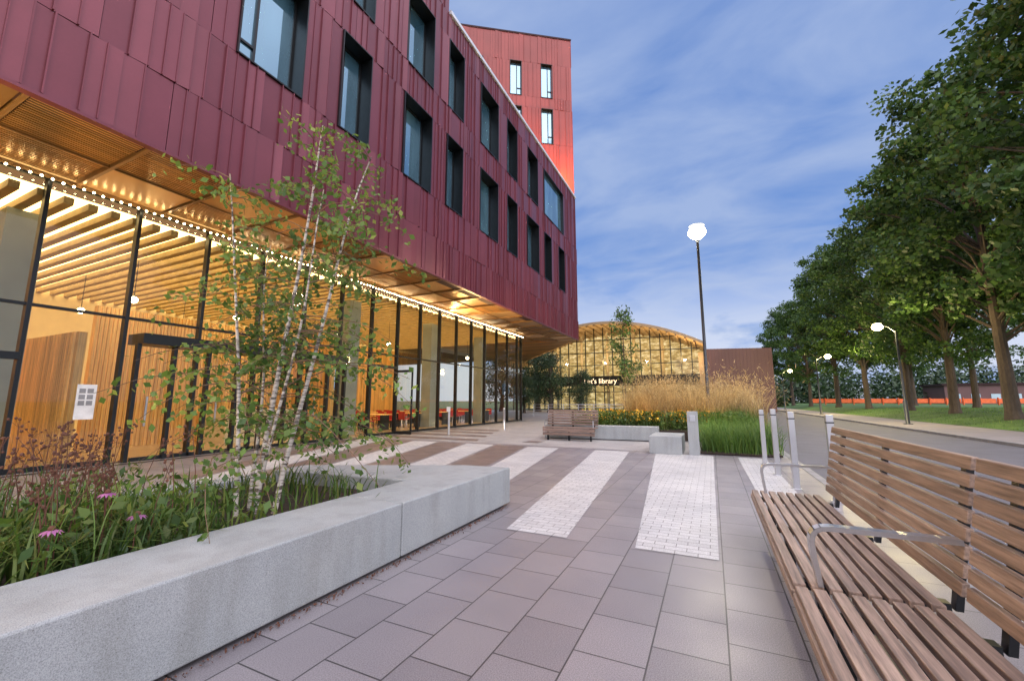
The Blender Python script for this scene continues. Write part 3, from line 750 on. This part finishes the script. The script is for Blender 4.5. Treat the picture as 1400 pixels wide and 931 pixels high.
for i,(x,y,s) in enumerate(((-17.5,47,1.0),(-21,52,1.15),(-14.3,49,.7),(-25,49,1.1),(-19.5,44,.6))):
    e=empty('shrub_tree',(x,y,0))
    for nm,me in zip(('trunk','crown'),DT): link(nm,me,e,(0,0,0),i*2.1,s)
m=MB(); r=random.Random(9); lv=[]
m.tube([(-4.4,24,.3),(-4.35,24,3),(-4.45,24.1,6.6)],[.06,.045,.01],'bark',7)
for i in range(34):
    z=r.uniform(2.2,6.6); a=r.uniform(0,6.28); L=r.uniform(.4,1.2)*(1.25-z/8)
    e2=(-4.4+L*math.cos(a),24+L*math.sin(a),z+L*.7); m.tube([(-4.4,24,z),e2],[.015,.004],'bark',4)
    for q in range(55):
        f=r.uniform(.4,1.1); lv.append((-4.4+L*f*math.cos(a)+r.gauss(0,.14),24+L*f*math.sin(a)+r.gauss(0,.14),z+L*.7*f+r.gauss(0,.14)))
e=empty('young_tree'); m.obj('trunk',e); link('leaves',quadmesh('rowan',leafquads(np.array(lv),.15,.5,.3),M['leaf']),e)
c=rndpts(12000,4.0,14,100,104,0); c[:,2]=rng.uniform(.1,2.2,12000); link('hedge',quadmesh('hedge',leafquads(c,.28,.7,.3),M['hedge']))
c=[]
for i in range(420):
    x=rng.uniform(-60,170); h=rng.uniform(5,12); cc=np.array([x,rng.uniform(130,160),h*.5]); p=rng.normal(size=(150,3)); p/=np.maximum(1,np.linalg.norm(p,axis=1,keepdims=True)/1.6); c.append(cc+p*np.array([2.6,2.3,h*.34]))
link('distant_trees',quadmesh('dist',leafquads(np.concatenate(c),.8,.7,.3),M['leaf_dark']))

# ---------------------------------------------------------------- library
Lb=empty('arched_library_building')
def libg():
    m,nt,b=newmat('library_lit_interior'); v=coords(nt,(.35,.35,.9))
    c=ramp(nt,noise(nt,v,2.6,5,.7),[(.35,(.10,.07,.03)),(.5,(.5,.35,.12)),(.64,(1.0,.82,.45)),(.75,(1.6,1.45,1.1))])
    nt.links.new(c,b.inputs['Emission Color']); b.inputs['Emission Strength'].default_value=.9; b.inputs['Base Color'].default_value=(.2,.15,.08,1); return m
M['libglow']=libg()
M['libglow'].cycles.emission_sampling='NONE'
def arcz(x): 
    u_=(x+13.5)/15.5; return 11.9-5.0*abs(u_)**2.0
m=MB(); xs_=np.linspace(-29,-.5,28)
for i in range(27):
    xa,xb=xs_[i],xs_[i+1]; za,zb=arcz(xa),arcz(xb)
    y0,y1,lo,hi,k=56.0,80,0,.35,'libroof'
    o=len(m.v); m.v+=[(xa,y0,za+lo),(xb,y0,zb+lo),(xb,y0,zb+hi),(xa,y0,za+hi),(xa,y1,za+lo),(xb,y1,zb+lo),(xb,y1,zb+hi),(xa,y1,za+hi)]
    for f in ((0,1,2,3),(7,6,5,4),(3,2,6,7),(4,5,1,0)): m.f.append(tuple(o+q for q in f)); m.m.append(m.mi(k))
    m.quad([(xa,66,.1),(xb,66,.1),(xb,66,zb),(xa,66,za)],'libglow')
    m.tube([(xa,56.2,za-.12),(xa,66,za-.12)],.12,'libroof',5)
m.box(-28,-1,59.5,66,4.0,4.3,'iwhite')
for x in np.arange(-26,-2,4): m.tube([(x,63,.1),(x,63,arcz(x))],.2,'iwhite',8)
m.obj('roof_and_interior',Lb)
m=MB()
for x in np.arange(-28,-1.4,1.3): m.box(x-.06,x+.06,59,59.2,0,arcz(x)-.02,'mullion')
for z in (2.6,4.6,6.4,8.2,10):
    hw=15.5*math.sqrt(max(0,(11.9-z)/5.0)) ; x0=max(-28.5,-13.5-hw); x1=min(-1.0,-13.5+hw)
    m.box(x0,x1,59.02,59.12,z,z+.12,'mullion')
m.box(-28.5,-1,58.95,59.4,3.5,4.9,'dark')
m.box(-1.2,-.6,58.5,75,0,7.6,'libroof')
m.obj('facade_frame',Lb)
m=MB()
m.quad([(-28,59.3,.1),(-1,59.3,.1),(-1,59.3,6.9),(-28,59.3,6.9)],'glass'); m.obj('glass',Lb)
m=MB(); m.prism([(-.5,58.5),(7.2,60.5),(7.2,70),(-.5,70)],0,8.0,'brownwall'); 
for i in range(19):
    f=i/19; x=-.5+7.7*f; y=58.5+2*f; m.box(x-.02,x+.02,y-.03,y+.1,0,8.02,'brownwall')
m.obj('side_wing',Lb)
tcu=bpy.data.curves.new('sign','FONT'); tcu.body="Let's library"; tcu.size=1.0; tcu.extrude=.03; tcu.materials.append(emis('sign_letters',(1,.85,.6),.9))
to=bpy.data.objects.new('sign_letters',tcu); C.objects.link(to); to.location=(-16.6,58.9,3.85); to.rotation_euler=(math.pi/2,0,0); to.parent=Lb
for x in (-20,-14,-8,-3): light('library_lamp','POINT',(x,57.2,7.0),700,(1,.64,.26),Lb,shadow_soft_size=.2)

m=MB()
for i in range(26):
    x=17+i*2.1; m.box(x,x+2.0,96,96.06,1.0,1.75,'orange'); m.box(x+.1,x+.2,95.8,96.2,.65,1.9,'orange'); 
m.obj('orange_works_barrier')
for (x,y,w) in ((45,120,22),(78,118,26)):
    m=MB(); m.box(x,x+w,y,y+10,0,4.6,'brownwall'); m.prism([(x-.4,y-.4),(x+w+.4,y-.4),(x+w+.4,y+10.4),(x-.4,y+10.4)],4.61,5.0,'backing')
    for i in range(int(w/3)): m.box(x+1+i*3,x+2.4+i*3,y-.06,y-.01,1.2,2.8,'win'); 
    m.obj('low_brick_building')
